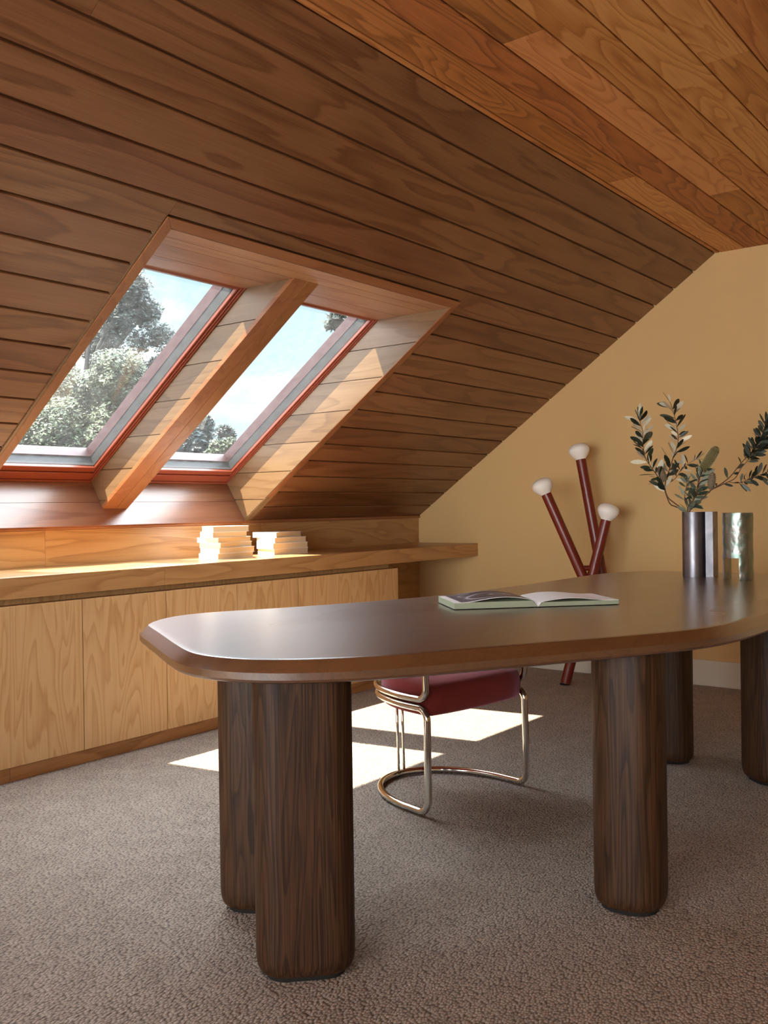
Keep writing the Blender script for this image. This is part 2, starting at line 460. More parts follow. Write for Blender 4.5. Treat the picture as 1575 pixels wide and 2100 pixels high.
seams = [-.009+.1449*k for k in range(0, 18)]+[SLEN+.002]
seams[0] = 0.0
g = MB(); g.xf = SLF
rs = random.Random(3)
joint = {}
for i in range(len(seams)-1):
    s0, s1 = seams[i], seams[i+1]
    spans = [(XL, WX)]
    if s0 < OS+.03:
        cuts = []
        for a, b in OPEN:
            cuts.append((a-.04, b+.04))
        xs = XL; spans = []
        for a, b in sorted(cuts):
            spans.append((xs, a)); xs = b
        spans.append((xs, WX))
        if s1 > OS+.04:   # sliver of the row above the casing
            for a, b in cuts: board(g, a+.0008, b-.0008, OS+.04, s1)
    for a, b in spans:
        # occasional butt joint
        x = a; L_ = rs.uniform(3.2, 6)
        if b-a > 3.0:
            j = a+rs.uniform(.8, b-a-.8)
            if i in (3, 8, 12, 16): 
                board(g, a+.0008, j-.0006, s0, s1); board(g, j+.0006, b-.0008, s0, s1); continue
        board(g, a+.0008, b-.0008, s0, s1)
# backing behind the gaps
def backing(g, x0, x1, s0, s1): g.box(x0+.02 if x0 > XL else x0, x1-.02 if x1 < WX else x1, s0, s1, .014, .05)
lo = XL
for a, b in OPEN:
    pass
cs = sorted(OPEN)
xs = XL
for a, b in cs:
    backing(g, xs, a-.0, 0, OS+.02); xs = b
backing(g, xs, WX, 0, OS+.02); backing(g, XL, WX, OS+.02, SLEN+.05)
g.build('wall_sloped', M['slope'], kind='structure', fix=True, label='dark cedar boards lining the sloping roof side')

g = MB()
cy = [1.826, 1.797, 1.655, 1.505, 1.357, 1.209, 1.062, .914, .767]
while cy[-1] > YR: cy.append(cy[-1]-.148)
CF = Matrix(((1,0,0,0),(0,-1,0,CE),(0,0,1,ZC),(0,0,0,1)))   # s = CE - y
g.xf = CF
joints = {1: [3.965], 2: [], 3: [2.563, 4.44], 4: [3.963], 5: [1.4], 6: [3.1], 7: [2.2], 8: [3.7]}
for i in range(len(cy)-1):
    s0, s1 = CE-cy[i], CE-cy[i+1]
    js = [XL]+joints.get(i, [1+((i*1.37) % 3)])+[WX]
    for a, b in zip(js, js[1:]):
        board(g, a+.0005, b-.0005, s0, s1, gap=.0045, ch=.0035)
g.box(XL, WX, 0, CE-YR, .012, .05)
g.build('ceiling', M['ceil'], kind='structure', label='flat ceiling of mixed orange and brown cedar boards')

# ------------------------------------------------------------------ skylight surround
HZ = 2.012                       # header height
def sy(s, d): 
    p = sp(0, s, d); return p.y, p.z
H0 = sp(0, OS, 0); G_top = Vector((0, 2.975, HZ)); G_bot = Vector((0, 4.074, 1.217)); B0 = Vector((0, 3.932, 1.005))
# glass-side points: top of frame at header end, bottom at lower reveal end
for n_, (ox0, ox1) in enumerate(OPEN):
    # side linings: horizontal boards, cut to the reveal quadrilateral
    quadp = [(H0.y, H0.z), (G_top.y+.05, G_top.z+.0), (G_bot.y+.04, G_bot.z+.06), (G_bot.y, G_bot.z), (B0.y+.002, B0.z-.004)]
    def cut(z0, z1, poly):
        def clip(poly, f):
            o = []
            for i in range(len(poly)):
                a, b = poly[i], poly[(i+1) % len(poly)]; fa, fb = f(a), f(b)
                if fa >= 0: o.append(a)
                if fa*fb < 0:
                    t = fa/(fa-fb); o.append((a[0]+(b[0]-a[0])*t, a[1]+(b[1]-a[1])*t))
            return o
        return clip(clip(poly, lambda p: p[1]-z0), lambda p: z1-p[1])
    rz = [2.2, 1.873, 1.7225, 1.572, 1.4215, 1.271, 1.12, .9]
    for side, xx in (('right', ox1), ('left', ox0)):
        g = MB()
        for z1, z0 in zip(rz, rz[1:]):
            q = cut(z0+.002, z1-.002, quadp)
            if len(q) > 2:
                fr = Matrix(((0,0,1,0),(1,0,0,0),(0,1,0,0),(0,0,0,1)))
                g.prism(q, xx, xx+(.018 if side == 'right' else -.018), fr)
        if side == 'right': g.prism(quadp, xx+.012, xx+.05, fr)
        else: g.prism(quadp, xx-.012, xx-.05, fr)
        g.build('trim_%d' % (2+n_*10+(side == 'left')), M['reveal'], kind='structure',
                label=('sunlit cedar lining boards on the right cheek of the skylight recess' if side == 'right' else 'cedar lining boards on the left cheek of the skylight recess') if n_ == 0 else None)
    # header lining (horizontal, faces down), long boards along X
    g = MB()
    for a, b in ((H0.y, 2.59), (2.59, 2.668), (2.668, 2.813), (2.813, G_top.y+.03)):
        g.box(ox0, ox1, a+.0012, b-.0012, HZ, HZ+.018)
    g.box(ox0, ox1, H0.y, G_top.y+.03, HZ+.01, HZ+.04)
    g.build('trim_%d' % (4+n_*10), M['header'], kind='structure', label='cedar header boards at the top of the skylight recess' if n_ == 0 else None)
    # sill lining (steep), long boards along X
    g = MB(); dv = (G_bot-B0); ln = dv.length; dv.normalize(); nv = Vector((0, dv.z, -dv.y))
    fr = Matrix((Vector((1,0,0)), dv, Vector((1,0,0)).cross(dv))).transposed().to_4x4(); fr.translation = B0
    sg = 1 if Vector((1,0,0)).cross(dv).dot(nv) > 0 else -1
    g.xf = fr
    for a, b in ((-.01, ln*.5), (ln*.5, ln+.03)):
        g.box(ox0, ox1, a+.001, b-.001, 0, sg*.018)
    g.box(ox0, ox1, -.01, ln+.03, sg*.01, sg*.05)
    g.build('trim_%d' % (5+n_*10), M['revealx'], kind='structure', label='glossy cedar sill boards sloping down below the skylights' if n_ == 0 else None)
    # flat casing round the opening
    g = MB(); g.xf = SLF
    w = .04; t = .006
    def pr(poly): g.prism(poly, -t, -.0004)
    pr([(ox0-w, 0), (ox0, 0), (ox0, OS), (ox0-w, OS+w)])
    pr([(ox1, 0), (ox1+w, 0), (ox1+w, OS+w), (ox1, OS)])
    g.build('trim_%d' % (6+n_*10), M['casing'], kind='structure', bevel=.0015, label='flat cedar side casings of the skylight opening' if n_ == 0 else None)
    g = MB(); g.xf = SLF
    g.prism([(ox0-w, OS+w), (ox0, OS), (ox1, OS), (ox1+w, OS+w)], -t, -.0004)
    g.build('trim_%d' % (7+n_*10), M['casingx'], kind='structure', bevel=.0015, label='flat cedar head casing of the skylight opening' if n_ == 0 else None)
    # mullion post between the two windows
    m0 = ox0+.765; m1 = m0+.149
    g = MB(); g.xf = SLF
    d0 = .083
    # front in two strips, box body; ends run into sill and header planes
    mx_ = m0+(m1-m0)*.53
    def post(x0, x1, da, db):
        # polygon in (s,d): bounded below by sill plane, above by header plane
        def s_sill(d):   # intersection of sill line with depth d
            # sill: from B0 to G_bot in (s,d)
            b = (Vector((0, B0.y, B0.z))-SO); bs, bd = b.dot(SL), b.dot(SN)
            q = (G_bot-SO); qs, qd = q.dot(SL), q.dot(SN)
            return bs+(qs-bs)*(d-bd)/(qd-bd)
        def s_head(d):
            b = (Vector((0, H0.y, HZ))-SO); bs, bd = b.dot(SL), b.dot(SN)
            q = (Vector((0, G_top.y, HZ))-SO); qs, qd = q.dot(SL), q.dot(SN)
            return bs+(qs-bs)*(d-bd)/(qd-bd)
        poly = [(s_sill(da), da), (s_head(da), da), (s_head(db), db), (s_sill(db), db)]
        vs = [(x0, s, d) for s, d in poly]+[(x1, s, d) for s, d in poly]
        g.add(vs, [(0,1,2,3),(7,6,5,4)]+[(i,4+i,4+(i+1)%4,(i+1)%4) for i in range(4)])
    post(m0, mx_-.0006, d0, d0+.02); post(mx_+.0006, m1, d0, d0+.02)
    g.build('trim_%d' % (8+n_*10), M['casing'], kind='structure', bevel=.0015, label='two-strip cedar face of the mullion between the skylights' if n_ == 0 else None)
    # mullion body clad in short horizontal boards
    g = MB()
    A = [sp(0, 0, d0+.02), ]
    def sd(s, d): p = sp(0, s, d); return (p.y, p.z)
    def ss(d):
        b = B0-SO; q = G_bot-SO
        return b.dot(SL)+(q.dot(SL)-b.dot(SL))*(d-b.dot(SN))/(q.dot(SN)-b.dot(SN))
    def sh(d):
        b = Vector((0,H0.y,HZ))-SO; q = Vector((0,G_top.y,HZ))-SO
        return b.dot(SL)+(q.dot(SL)-b.dot(SL))*(d-b.dot(SN))/(q.dot(SN)-b.dot(SN))
    qm = [sd(ss(d0+.02), d0+.02), sd(sh(d0+.02), d0+.02), sd(sh(.33), .33), sd(ss(.33), .33)]
    fr = Matrix(((0,0,1,0),(1,0,0,0),(0,1,0,0),(0,0,0,1)))
    for z1, z0 in zip(rz, rz[1:]):
        q = cut(z0+.002, z1-.002, qm)
        if len(q) > 2: g.prism(q, m0+.001, m1-.001, fr)
    g.prism(qm, m0+.01, m1-.01, fr)
    g.build('trim_%d' % (9+n_*10), M['reveal'], kind='structure', label='cedar boards cladding the mullion post between the skylights' if n_ == 0 else None)

    # the two windows
    for wi, (wa, wb) in enumerate(((ox0, m0), (m1, ox1))):
        nm = 'window_%d' % ((1+wi) if n_ == 0 else (2+n_*2+wi))  # indices after the first pair are the added, unseen skylights
        wc = sp((wa+wb)/2, .76, GD); wn = empty(nm, wc, kind='structure')
        WXF = Matrix.Translation(-wc) @ SLF
        if n_ == 0: wn['label'] = ('left roof window with trees behind its tilted pane' if wi == 0 else 'right roof window with clouds behind its tilted pane')
        s_lo, s_hi = .02, 1.43
        il, ir = wa+.030, wb-.030; ib, it = .128, 1.385
        def ringf(x0, x1, a0, a1, x2, x3, a2, a3, z0, z1):
            g.box(x0, x2, a0, a1, z0, z1); g.box(x3, x1, a0, a1, z0, z1)
            g.box(x2, x3, a0, a2, z0, z1); g.box(x2, x3, a3, a1, z0, z1)
        # outer red frame with a small bead, then the sash
        g = MB(); g.xf = WXF
        ringf(wa, wb, s_lo, s_hi, wa+.008, wb-.008, s_lo+.018, s_hi-.02, GD-.004, GD+.05)
        g.build('frame_bead', M['red'], wn, bevel=.0015, fix=True)
        g = MB(); g.xf = WXF
        ringf(wa+.0095, wb-.0095, s_lo+.020, s_hi-.022, wa+.018, wb-.018, s_lo+.072, s_hi-.035, GD+.001, GD+.05)
        g.build('frame', M['red'], wn, bevel=.002, fix=True)
        g = MB(); g.xf = WXF
        ringf(wa+.0195, wb-.0195, s_lo+.074, s_hi-.037, il, ir, ib, it, GD+.007, GD+.05)
        g.build('sash', M['red'], wn, bevel=.003, fix=True)
        g = MB(); g.xf = WXF
        g.quad((il-.005, ib-.005, GD+.023), (ir+.005, ib-.005, GD+.023), (ir+.005, it+.005, GD+.023), (il-.005, it+.005, GD+.023))
        g.build('pane', M['glass'], wn, fix=False)
        g = MB(); g.xf = WXF
        ringf(wa-.01, wb+.01, s_lo-.02, s_hi+.02, il+.002, ir-.002, ib+.002, it-.002, GD+.0245, GD+.072)
        g.build('seal', M['seal'], wn, fix=True)
        g = MB(); g.xf = WXF
        ringf(wa-.02, wb+.02, s_lo-.03, s_hi+.03, il+.006, ir-.004, .140, 1.378, GD+.073, GD+.125)
        g.build('cladding', M['clad'], wn, fix=True)

# outer roof skin so that no light leaks in around the openings
g = MB(); g.xf = SLF
xs = XL-.3
for a, b in cs:
    g.box(xs, a-.02, -.6, SLEN+.5, .30, .38); 
    g.box(a-.02, b+.02, -.6, .0, .30, .38); g.box(a-.02, b+.02, 1.44, SLEN+.5, .30, .38)
    g.box(a+.765-.01, a+.765+.159, -.05, 1.45, .30, .38)
    xs = b+.02
g.box(xs, WX+.3, -.6, SLEN+.5, .30, .38)
g.build('roof', M['dark'], kind='structure')

# ------------------------------------------------------------------ worktop and cabinets
FY = 3.45
wt = empty('worktop', (0, 3.7, .7245), label='long golden timber worktop running along under the skylights', cat='worktop')
g = MB(); g.box(XL+.002, WX-.002, 3.481-3.7, BY-.003-3.7, 0, .0845); g.build('top_slab', M['bench'], wt, bevel=.0015)
g = MB()
for a, b in ((XL, 1.4), (1.4, 2.80), (2.80, WX)): g.box(a+.0004, b-.0004, 3.458-3.7, 3.4805-3.7, -.0005, .0845)
g.build('fascia', M['bench'], wt, bevel=.001)

dx = [1.031, 1.473, 1.915, 2.357, 2.799, 3.241, 3.683, 4.125, 4.566]
units = [(0, 3, 'golden low cabinet at the left edge of the photo'), (3, 5, 'golden low cabinet with two doors behind the rounded left end of the table'),
         (5, 7, 'golden low cabinet with two doors under the stacks of white books'), (7, 8, 'narrow one-door end cabinet nearest the mustard wall')]
for a, b, lb in units:
    x0, x1 = dx[a], dx[b]
    c = empty('low_cabinet', (x0, FY, .062), label=lb, cat='cabinet')
    g = MB(); g.box(.0005, x1-x0-.0005, .024, BY-FY-.004, .0, .632); g.box(.0005, x1-x0-.0005, .075, BY-FY-.004, .633, .6615); g.build('body', M['door'], c)
    for k in range(a, b):
        g = MB(); g.box(dx[k]-x0+.002, dx[k+1]-x0-.002, 0, .0205, .0, .634)
        g.build('door', M['door'], c, bevel=.0008)
g = MB()
for a, b in ((XL, .6), (.6, 2.03), (2.03, 4.566)): g.box(a+.0004, b-.0004, 3.471, 3.90, 0, .0615)
g.build('cabinet_plinth', M['plinth'], label='low wooden plinth under the row of cabinets', cat='plinth', bevel=.002)

# ------------------------------------------------------------------ table
out = [(1.760,2.232),(1.713,2.19),(1.685,2.145),(1.60,1.99),(1.518,1.845),(1.452,1.72),(1.430,1.66),(1.422,1.60),(1.430,1.53),(1.455,1.46),(1.495,1.40),(1.593,1.305),(1.763,1.200),(2.072,1.030),(2.227,.948),(2.373,.880),(2.47,.848),(2.588,.828),(2.75,.820),(2.95,.82),(3.4,.83),(3.85,.87),(4.15,.96),(4.33,1.10),(4.40,1.28),(4.405,1.47),(4.39,1.66),(4.32,1.80),(4.23,1.875),(4.07,1.91),(3.88,1.912),(3.5,1.914),(3.24,1.925),(3.0,1.94),(2.8,1.97),(2.6,2.03),(2.40,2.105),(2.226,2.178),(2.104,2.243),(2.018,2.28),(1.931,2.296),(1.845,2.278)]
TZ = .742
sm = [Vector((p.x, p.y)) for p in catmull([(a, b, 0) for a, b in out], 6, True)]
def offset(poly, d):
    n = len(poly); o = []
    for i in range(n):
        t = (poly[(i+1)%n]-poly[i-1]).normalized()
        o.append(poly[i]+Vector((t.y, -t.x))*d)
    return o
def smooth_poly(poly, it):
    for _ in range(it):
        n = len(poly); poly = [(poly[i-1]+poly[i]*2+poly[(i+1)%n])/4 for i in range(n)]
    return poly
sm = smooth_poly(sm, 6)
TC = Vector((2.9, 1.5, 0))
tb = empty('table', TC, label='large dark oak table with a curved organic top on thick pillar legs', cat='table')
def ring(d, z): return [Vector((p.x-TC.x, p.y-TC.y, z)) for p in offset(sm, d)]
g = MB()
g.loft([ring(-.03, .692), ring(.014, .692), ring(.022, .6955), ring(.0255, .701), ring(.0262, .7165), ring(.0255, .7175), ring(.001, .7412), ring(-.0015, TZ), ring(-.02, TZ)], cap=True)
tt = g.build('tabletop', M['table'], tb, angle=24)
tt.rotation_euler = (0, 0, 0)

def rrect(w, d, r, n=8):
    o = []
    for cx, cy, a0 in ((w/2-r, d/2-r, 0), (-w/2+r, d/2-r, 90), (-w/2+r, -d/2+r, 180), (w/2-r, -d/2+r, 270)):
        for k in range(n+1):
            a = R(a0+90*k/n); o.append((cx+r*math.cos(a), cy+r*math.sin(a)))
    return o
def leg(x, y, rot, w, d, r):
    g = MB(); rings = []
    for z, s in ((.012, .72), (.013, .80), (.020, .90), (.032, .965), (.046, .993), (.06, 1.0), (.691, 1.0)):
        pts = []
        for a, b in rrect(w, d, r):
            # slight bulge of the flat faces
            k = 1.0
            v = Vector((a*(1-(1-s)*.6), b*(1-(1-s)*.6))); 
            pts.append(Vector((v.x, v.y, z)))
        rings.append(pts)
    g.loft(rings)
    o = g.build('leg', M['leg'], tb, angle=35)
    o.location = (x-TC.x, y-TC.y, 0); o.rotation_euler = (0, 0, rot)
    g = MB(); g.prism([(a*.8, b*.8) for a, b in rrect(w, d, r)], .0005, .0125)
    f = g.build('foot_pad', M['dark'], o)
leg(1.615, 1.507, R(-45), .228, .18, .062)
leg(1.803, 1.840, R(-62), .21, .17, .062)
leg(2.377, 1.034, R(10), .178, .185, .072)
leg(3.828, 1.481, R(20), .20, .18, .07)
leg(3.766, 1.046, R(-42), .23, .20, .075)

# ------------------------------------------------------------------ open book on the table
bk = empty('open_book', (2.669, 1.462, TZ+.0012), math.atan2(-.186, .201), label='large open art book lying on the dark table', cat='book')
# local x: along page width (to the right page), local y: up the page (away from camera)
W_, D_ = .272, .228
def pagecurve(side, zt, lift, n=16):
    """top surface heights from spine (0) outward"""
    o = []
    for k in range(n+1):
        t = k/n
        z = zt*min(1, (t/.05)) if t < .05 else zt
        hump = lift*math.sin(PI*min(1, t/.85))**1.2*(1-t*.35) if t < .85 else 0
        o.append((side*t*W_, z+hump))
    return o
for side, zt, lift, nm in ((-1, .021, .016, 'left_page_block'), (1, .0145, .0125, 'right_page_block')):
    g = MB()
    pc = [(x, min(z, zt)) for x, z in pagecurve(side, zt, 0)]
    n = len(pc)
    vs = [(x, 0, .0008) for x, z in pc]+[(x, 0, z) for x, z in pc]+[(x, D_, .0008) for x, z in pc]+[(x, D_, z) for x, z in pc]
    fs = []
    for i in range(n-1):
        fs += [(i, i+1, n+i+1, n+i), (2*n+i, 3*n+i, 3*n+i+1, 2*n+i+1), (n+i, n+i+1, 3*n+i+1, 3*n+i), (i, 2*n+i, 2*n+i+1, i+1)]
    fs += [(n-1, 3*n-1, 4*n-1, 2*n-1)]
    g.add(vs, fs)
    g.build('page_block', M['greenpages'], bk)
    # loose top leaf that arches off the block
    g = MB(); pc = pagecurve(side, zt, lift, 24); th = .0012
    a = [[(x, y, z+.0006) for x, z in pc] for y in (-.001, D_*.5, D_+.001)]
    vs = [v for r_ in a for v in r_]+[(x, y, z-th) for r_ in a for x, y, z in r_]
    n = len(pc); fs = []
    for j in range(2):
        for i in range(n-1):
            q = (j*n+i, j*n+i+1, (j+1)*n+i+1, (j+1)*n+i); fs += [q, tuple(3*n+k for k in reversed(q))]
    for i in range(n-1):
        fs += [(i, 3*n+i, 3*n+i+1, i+1), (2*n+i, 2*n+i+1, 5*n+i+1, 5*n+i)]
    for j in range(2):
        fs += [(j*n+n-1, (j+1)*n+n-1, 3*n+(j+1)*n+n-1, 3*n+j*n+n-1)]
    g.add(vs, fs); g.build('page', M['paper'], bk, smooth=False)
# printed picture on the left page: slate ground with a pale swirl
def printmat():
    m, nt, b, out_ = newmat('printed_picture'); L = nt.links.new
    tc = N(nt, 'ShaderNodeTexCoord'); sx = N(nt, 'ShaderNodeSeparateXYZ'); L(tc.outputs['Object'], sx.inputs[0])
    def ell(cx, cy, a, b_, ang, w, seedx=0):
        ca, sa = math.cos(ang), math.sin(ang)
        X = mth(nt,'SUBTRACT',sx.outputs[0],cx); Y = mth(nt,'SUBTRACT',sx.outputs[1],cy)
        U = mth(nt,'DIVIDE',mth(nt,'ADD',mth(nt,'MULTIPLY',X,ca),mth(nt,'MULTIPLY',Y,sa)),a)
        V = mth(nt,'DIVIDE',mth(nt,'SUBTRACT',mth(nt,'MULTIPLY',Y,ca),mth(nt,'MULTIPLY',X,sa)),b_)
        r = mth(nt,'SQRT',mth(nt,'ADD',mth(nt,'POWER',mth(nt,'ABSOLUTE',U),2),mth(nt,'POWER',mth(nt,'ABSOLUTE',V),2)))
        d = mth(nt,'ABSOLUTE',mth(nt,'SUBTRACT',r,1))
        return ramp(nt, d, [(0,(1,1,1,1)),(w,(0,0,0,1))])
    m1 = ell(-.135,.095,.075,.06,R(20),.16)
    m2 = ell(-.12,.15,.10,.05,R(-10),.10)
    m3 = ell(-.10,.11,.03,.018,R(30),.5)
    s = mth(nt,'MINIMUM',mth(nt,'ADD',mth(nt,'ADD',m1,mth(nt,'MULTIPLY',m2,.6)),m3),1)
    n = N(nt,'ShaderNodeTexNoise',i_Scale=25.0,i_Detail=4.0); L(tc.outputs['Object'],n.inputs['Vector'])
    s = mth(nt,'MULTIPLY',s,mth(nt,'MULTIPLY_ADD',n.outputs[0],.9,.4))
    fade = mth(nt,'ADD',s,mth(nt,'MULTIPLY',mth(nt,'SUBTRACT',mth(nt,'MULTIPLY',sx.outputs[0],-1),.17),3.0))
    c = ramp(nt, fade, [(0,lin((70,56,62))),(.35,lin((128,124,142))),(.8,lin((214,216,226)))])
    L(c, b.inputs['Base Color']); b.inputs['Roughness'].default_value = .35
    return m
M['print'] = printmat()
g = MB(); pc = [(x, z+.0011) for x, z in pagecurve(-1, .021, .016, 24) if -.252 < x < -.004]; n = len(pc)
g.add([(x, .006, z) for x, z in pc]+[(x, D_-.006, z) for x, z in pc], [(i, i+1, n+i+1, n+i) for i in range(n-1)])
g.build('printed_picture', M['print'], bk, label='slate grey picture with a pale swirl')
g = MB(); g.box(-W_-.002, W_+.002, -.002, D_+.002, 0, .0012); g.build('cover', M['dark'], bk)

# ------------------------------------------------------------------ paperback stacks
def paperback(name_loc, rz, L_, w, h, label, group):
    b = empty('paperback_book', name_loc, rz, label=label, cat='book', group=group)
    g = MB(); g.box(.002, L_-.003, .0028, w-.003, .0016, h-.0016); g.build('pages', M['pages'], b)
    # plain white cover: two boards and the spine on the long back side, cover over the head too
    g = MB(); g.box(0, L_, .0, w, 0, .0014); g.box(0, L_, .0, w, h-.0014, h); g.box(0, .0012, 0.001, w, .0014, h-.0014); g.box(0, L_, w-.0015, w, .0014, h-.0014)
    g.build('cover', M['paper'], b)
    return b
g1 = 'white paperbacks in the taller left stack on the worktop'
z = .809
where = ['bottom white paperback of the taller left stack', 'second paperback from the bottom of the taller left stack', 'third paperback from the bottom of the taller left stack',
         'fourth paperback from the bottom of the taller left stack, jutting out leftwards', 'smaller paperback just under the top one of the taller left stack', 'smaller top paperback of the taller left stack']
s1 = [((3.306,3.656),2,.262,.142,.029),((3.318,3.656),2.5,.262,.142,.0285),((3.326,3.657),8,.262,.142,.0265),((3.311,3.657),6.5,.262,.146,.0265),((3.279,3.662),-12,.205,.132,.029),((3.277,3.657),-16,.206,.132,.029)]
for (c, a, L_, w, h), lb in zip(s1, where):
    paperback((c[0], c[1], z), R(a), L_, w, h, lb, g1); z += h+.0004
g2 = 'white paperbacks in the shorter right stack on the worktop'
z = .809
where = ['bottom white paperback of the shorter right stack', 'second paperback from the bottom of the shorter right stack', 'third paperback from the bottom of the shorter right stack', 'top white paperback of the shorter right stack, turned more to the left']
s2 = [((3.760,3.699),-2,.268,.135,.032),((3.754,3.701),-3,.27,.138,.032),((3.768,3.701),1,.262,.142,.03),((3.783,3.703),9,.248,.165,.030)]
for (c, a, L_, w, h), lb in zip(s2, where):
    paperback((c[0], c[1], z), R(a), L_, w, h, lb, g2); z += h+.0004

# ------------------------------------------------------------------ floor lamp
fl = empty('floor_lamp', (5.15, 2.42, 0), label='sculptural floor lamp of three crossed burgundy tubes with white globes by the mustard wall', cat='floor lamp')
o0 = Vector((5.15, 2.42, 0))
def bulb(p, d, parent):
    f = frame_z(p, d)
    g = MB()
    prof = [(.001,-.01),(.029,-.008),(.031,.0),(.040,.010),(.052,.024),(.0605,.040),(.0635,.054),(.0615,.067),(.0545,.079),(.043,.088),(.028,.094),(.012,.0965),(.0005,.097)]
    g.lathe(prof, f, 40)
    return g.build('globe', M['globe'], parent, smooth=True)
tubes = [((1120,1013,5.02), Vector((5.19,2.235,0.0))), ((1191,942,5.27), Vector((5.30,2.345,0))), ((1243,1066,5.17), Vector((5.05,2.592,0)))]
dirs = []
for (px, py, X), foot in tubes:
    top = at_x(px, py, X)
    d = (top-foot).normalized()
    r = .0305
    base = foot + d*(.012/d.z)
    g = MB(); g.tube([base-o0, base+(top-base)*.5-o0, top-o0], r, 36)
    t = g.build('tube', M['lamp'], fl, angle=50)
    bulb(top-o0+d*.001, d, t)
    g = MB(); g.lathe([(.0285,-.0),(.030,.002),(.030,.007),(.0285,.009)], Matrix.Translation(foot-o0+Vector((0,0,.002))), 32)
    g.build('foot_cap', M['dark'], t)
    dirs.append((foot, d, top))
# short connectors where the tubes cross
def closest(i, z):
    f, d, t = dirs[i]; return f+d*((z-f.z)/d.z)
for i, j, zz in ((0, 2, .69), (2, 1, .76)):
    a, b = closest(i, zz), closest(j, zz)
    if (a-b).length > .02:
        g = MB(); g.tube([a-o0, b-o0], .016, 20); g.build('connector', M['lamp'], fl, smooth=False, angle=40)

# ------------------------------------------------------------------ chair
ch = empty('armchair', (2.89, 1.835, 0), math.atan2(-.18, .983), label='burgundy velvet armchair on a chrome tubular frame behind the table', cat='chair')
# local x: chair's right-left axis, local y: towards the back
TR = .0125
def U(z, hw, dep, zb=None, n=24, y0=.08):
    zb = z if zb is None else zb
    pts = [Vector((-hw, .0, z))]*0
    for k in range(n+1):
        a = PI*k/n
        pts.append(Vector((-hw*math.cos(a), y0+(dep-y0)*math.sin(a), z)))
    return pts
hw = .257
base = U(.0145, hw, .428)
seatU = U(.372, hw, .436)
F = [Vector((-hw, .0, .0145)), Vector((-hw, .0, .372))]
# lower frame: seat loop, front posts, floor loop
right = fillet([seatU[-1], Vector((hw,-.005,.372)), Vector((hw+.004,-.01,.0145)), base[-1]], .055, 8)
left = fillet([base[0], Vector((-hw-.004,-.01,.0145)), Vector((-hw,-.005,.372)), seatU[0]], .055, 8)
path = seatU[1:-1]+right+list(reversed(base[1:-1]))+left
g = MB(); g.tube(path, TR, 16, closed=True); g.build('base_frame', M['chrome'], ch, smooth=True)
# upper frame: loop under the cushion edge, up the fronts, arms and back rail
armU = U(.402, hw+.003, .442); topU = U(.655, hw+.005, .49)
right = fillet([armU[-1], Vector((hw+.003,-.005,.402)), Vector((hw+.006,-.0,.655)), topU[-1]], .05, 8)
left = fillet([topU[0], Vector((-hw-.006,0,.655)), Vector((-hw-.003,-.005,.402)), armU[0]], .05, 8)
path = armU[1:-1]+right+list(reversed(topU[1:-1]))+left
g = MB(); g.tube(path, TR, 16, closed=True); g.build('arm_frame', M['chrome'], ch, smooth=True)
for x in (-.014, .014):
    g = MB(); g.tube([(x+.016, .426, .02), (x+.016, .434, .37)], .0055, 12); g.build('strut', M['chrome'], ch, smooth=True)
# seat cushion: D shape, crowned, rounded edges
g = MB()
def dshape(hw_, y0, dep, z, n=26, crown=0.0):
    pts = []
    for k in range(n+1):
        a = PI*k/n
        pts.append(Vector((-hw_*math.cos(a), .08+(dep-.08)*abs(math.sin(a))**.95, z)))
    fr_ = []
    for k in range(1, 12):
        t = k/12; fr_.append(Vector((hw_-2*hw_*t, y0-.012*math.sin(PI*t), z)))
    return pts[:1]+pts[1:]+[Vector((hw_, y0+.02, z)), Vector((hw_-.012, y0+.003, z))]+fr_[1:-1]+[Vector((-hw_+.012, y0+.003, z)), Vector((-hw_, y0+.02, z))]
cw = hw-.014
rings = [dshape(cw-.02, .016, .395, .340), dshape(cw-.006, .003, .41, .343), dshape(cw, -.006, .417, .354), dshape(cw+.001, -.012, .419, .395), dshape(cw, -.008, .418, .430), dshape(cw-.003, -.001, .414, .444), dshape(cw-.014, .012, .40, .4535), dshape(cw-.05, .05, .37, .460), dshape(cw-.12, .10, .30, .465), dshape(.03, .16, .2, .467)]
g.loft(rings); g.build('seat', M['velvet'], ch, angle=60)
# low curved upholstered back
g = MB(); rings = []
for k in range(27):
    a = PI*(.12+.76*k/26); hw_ = hw-.03
    cx = -hw_*math.cos(a); cy_ = .08+(.46-.08)*math.sin(a)
    nrm = Vector((-math.cos(a), math.sin(a), 0)); p = Vector((cx, cy_, 0)); w2 = .018
    rings.append([p+nrm*w2*c_+Vector((0,0,zz)) for c_, zz in ((-.4,.50),(-1,.515),(-1,.63),(-.4,.645),(.4,.645),(1,.63),(1,.515),(.4,.50))])
g.loft(rings); g.build('backrest', M['velvet'], ch, angle=50)

# ------------------------------------------------------------------ vases
# lobed vase: plan in local axes a (to the right as seen), b (away)
v1 = at_z(1434, 1184, TZ); 
yaw1 = math.atan2(CR.y, CR.x)
vs_ = empty('vase', (4.13, 1.455, TZ), yaw1-R(18), label='tall lobed pewter vase holding the banksia branches', cat='vase')
pl = []
def arc(cx, cy_, r, a0, a1, n=18):
    for k in range(n+1):
        a = R(a0+(a1-a0)*k/n); pl.append(Vector((cx+r*math.cos(a), cy_+r*math.sin(a))))
arc(-.029, 0, .051, -15, -345, 40) if False else None
arc(-.029, .0, .0505, 348, 75, 34)          # big left lobe, from front crease round the left to the back crease (clockwise)
pl.append(Vector((-.008, .052)))
arc(.042, .036, .038, 150, -40, 24)         # rear right lobe
pl.append(Vector((.066, -.012)))            # sharp vertical arris
pl.append(Vector((.056, -.036)))
pl.append(Vector((.0235, -.037)))
pl.append(Vector((.0215, -.006)))
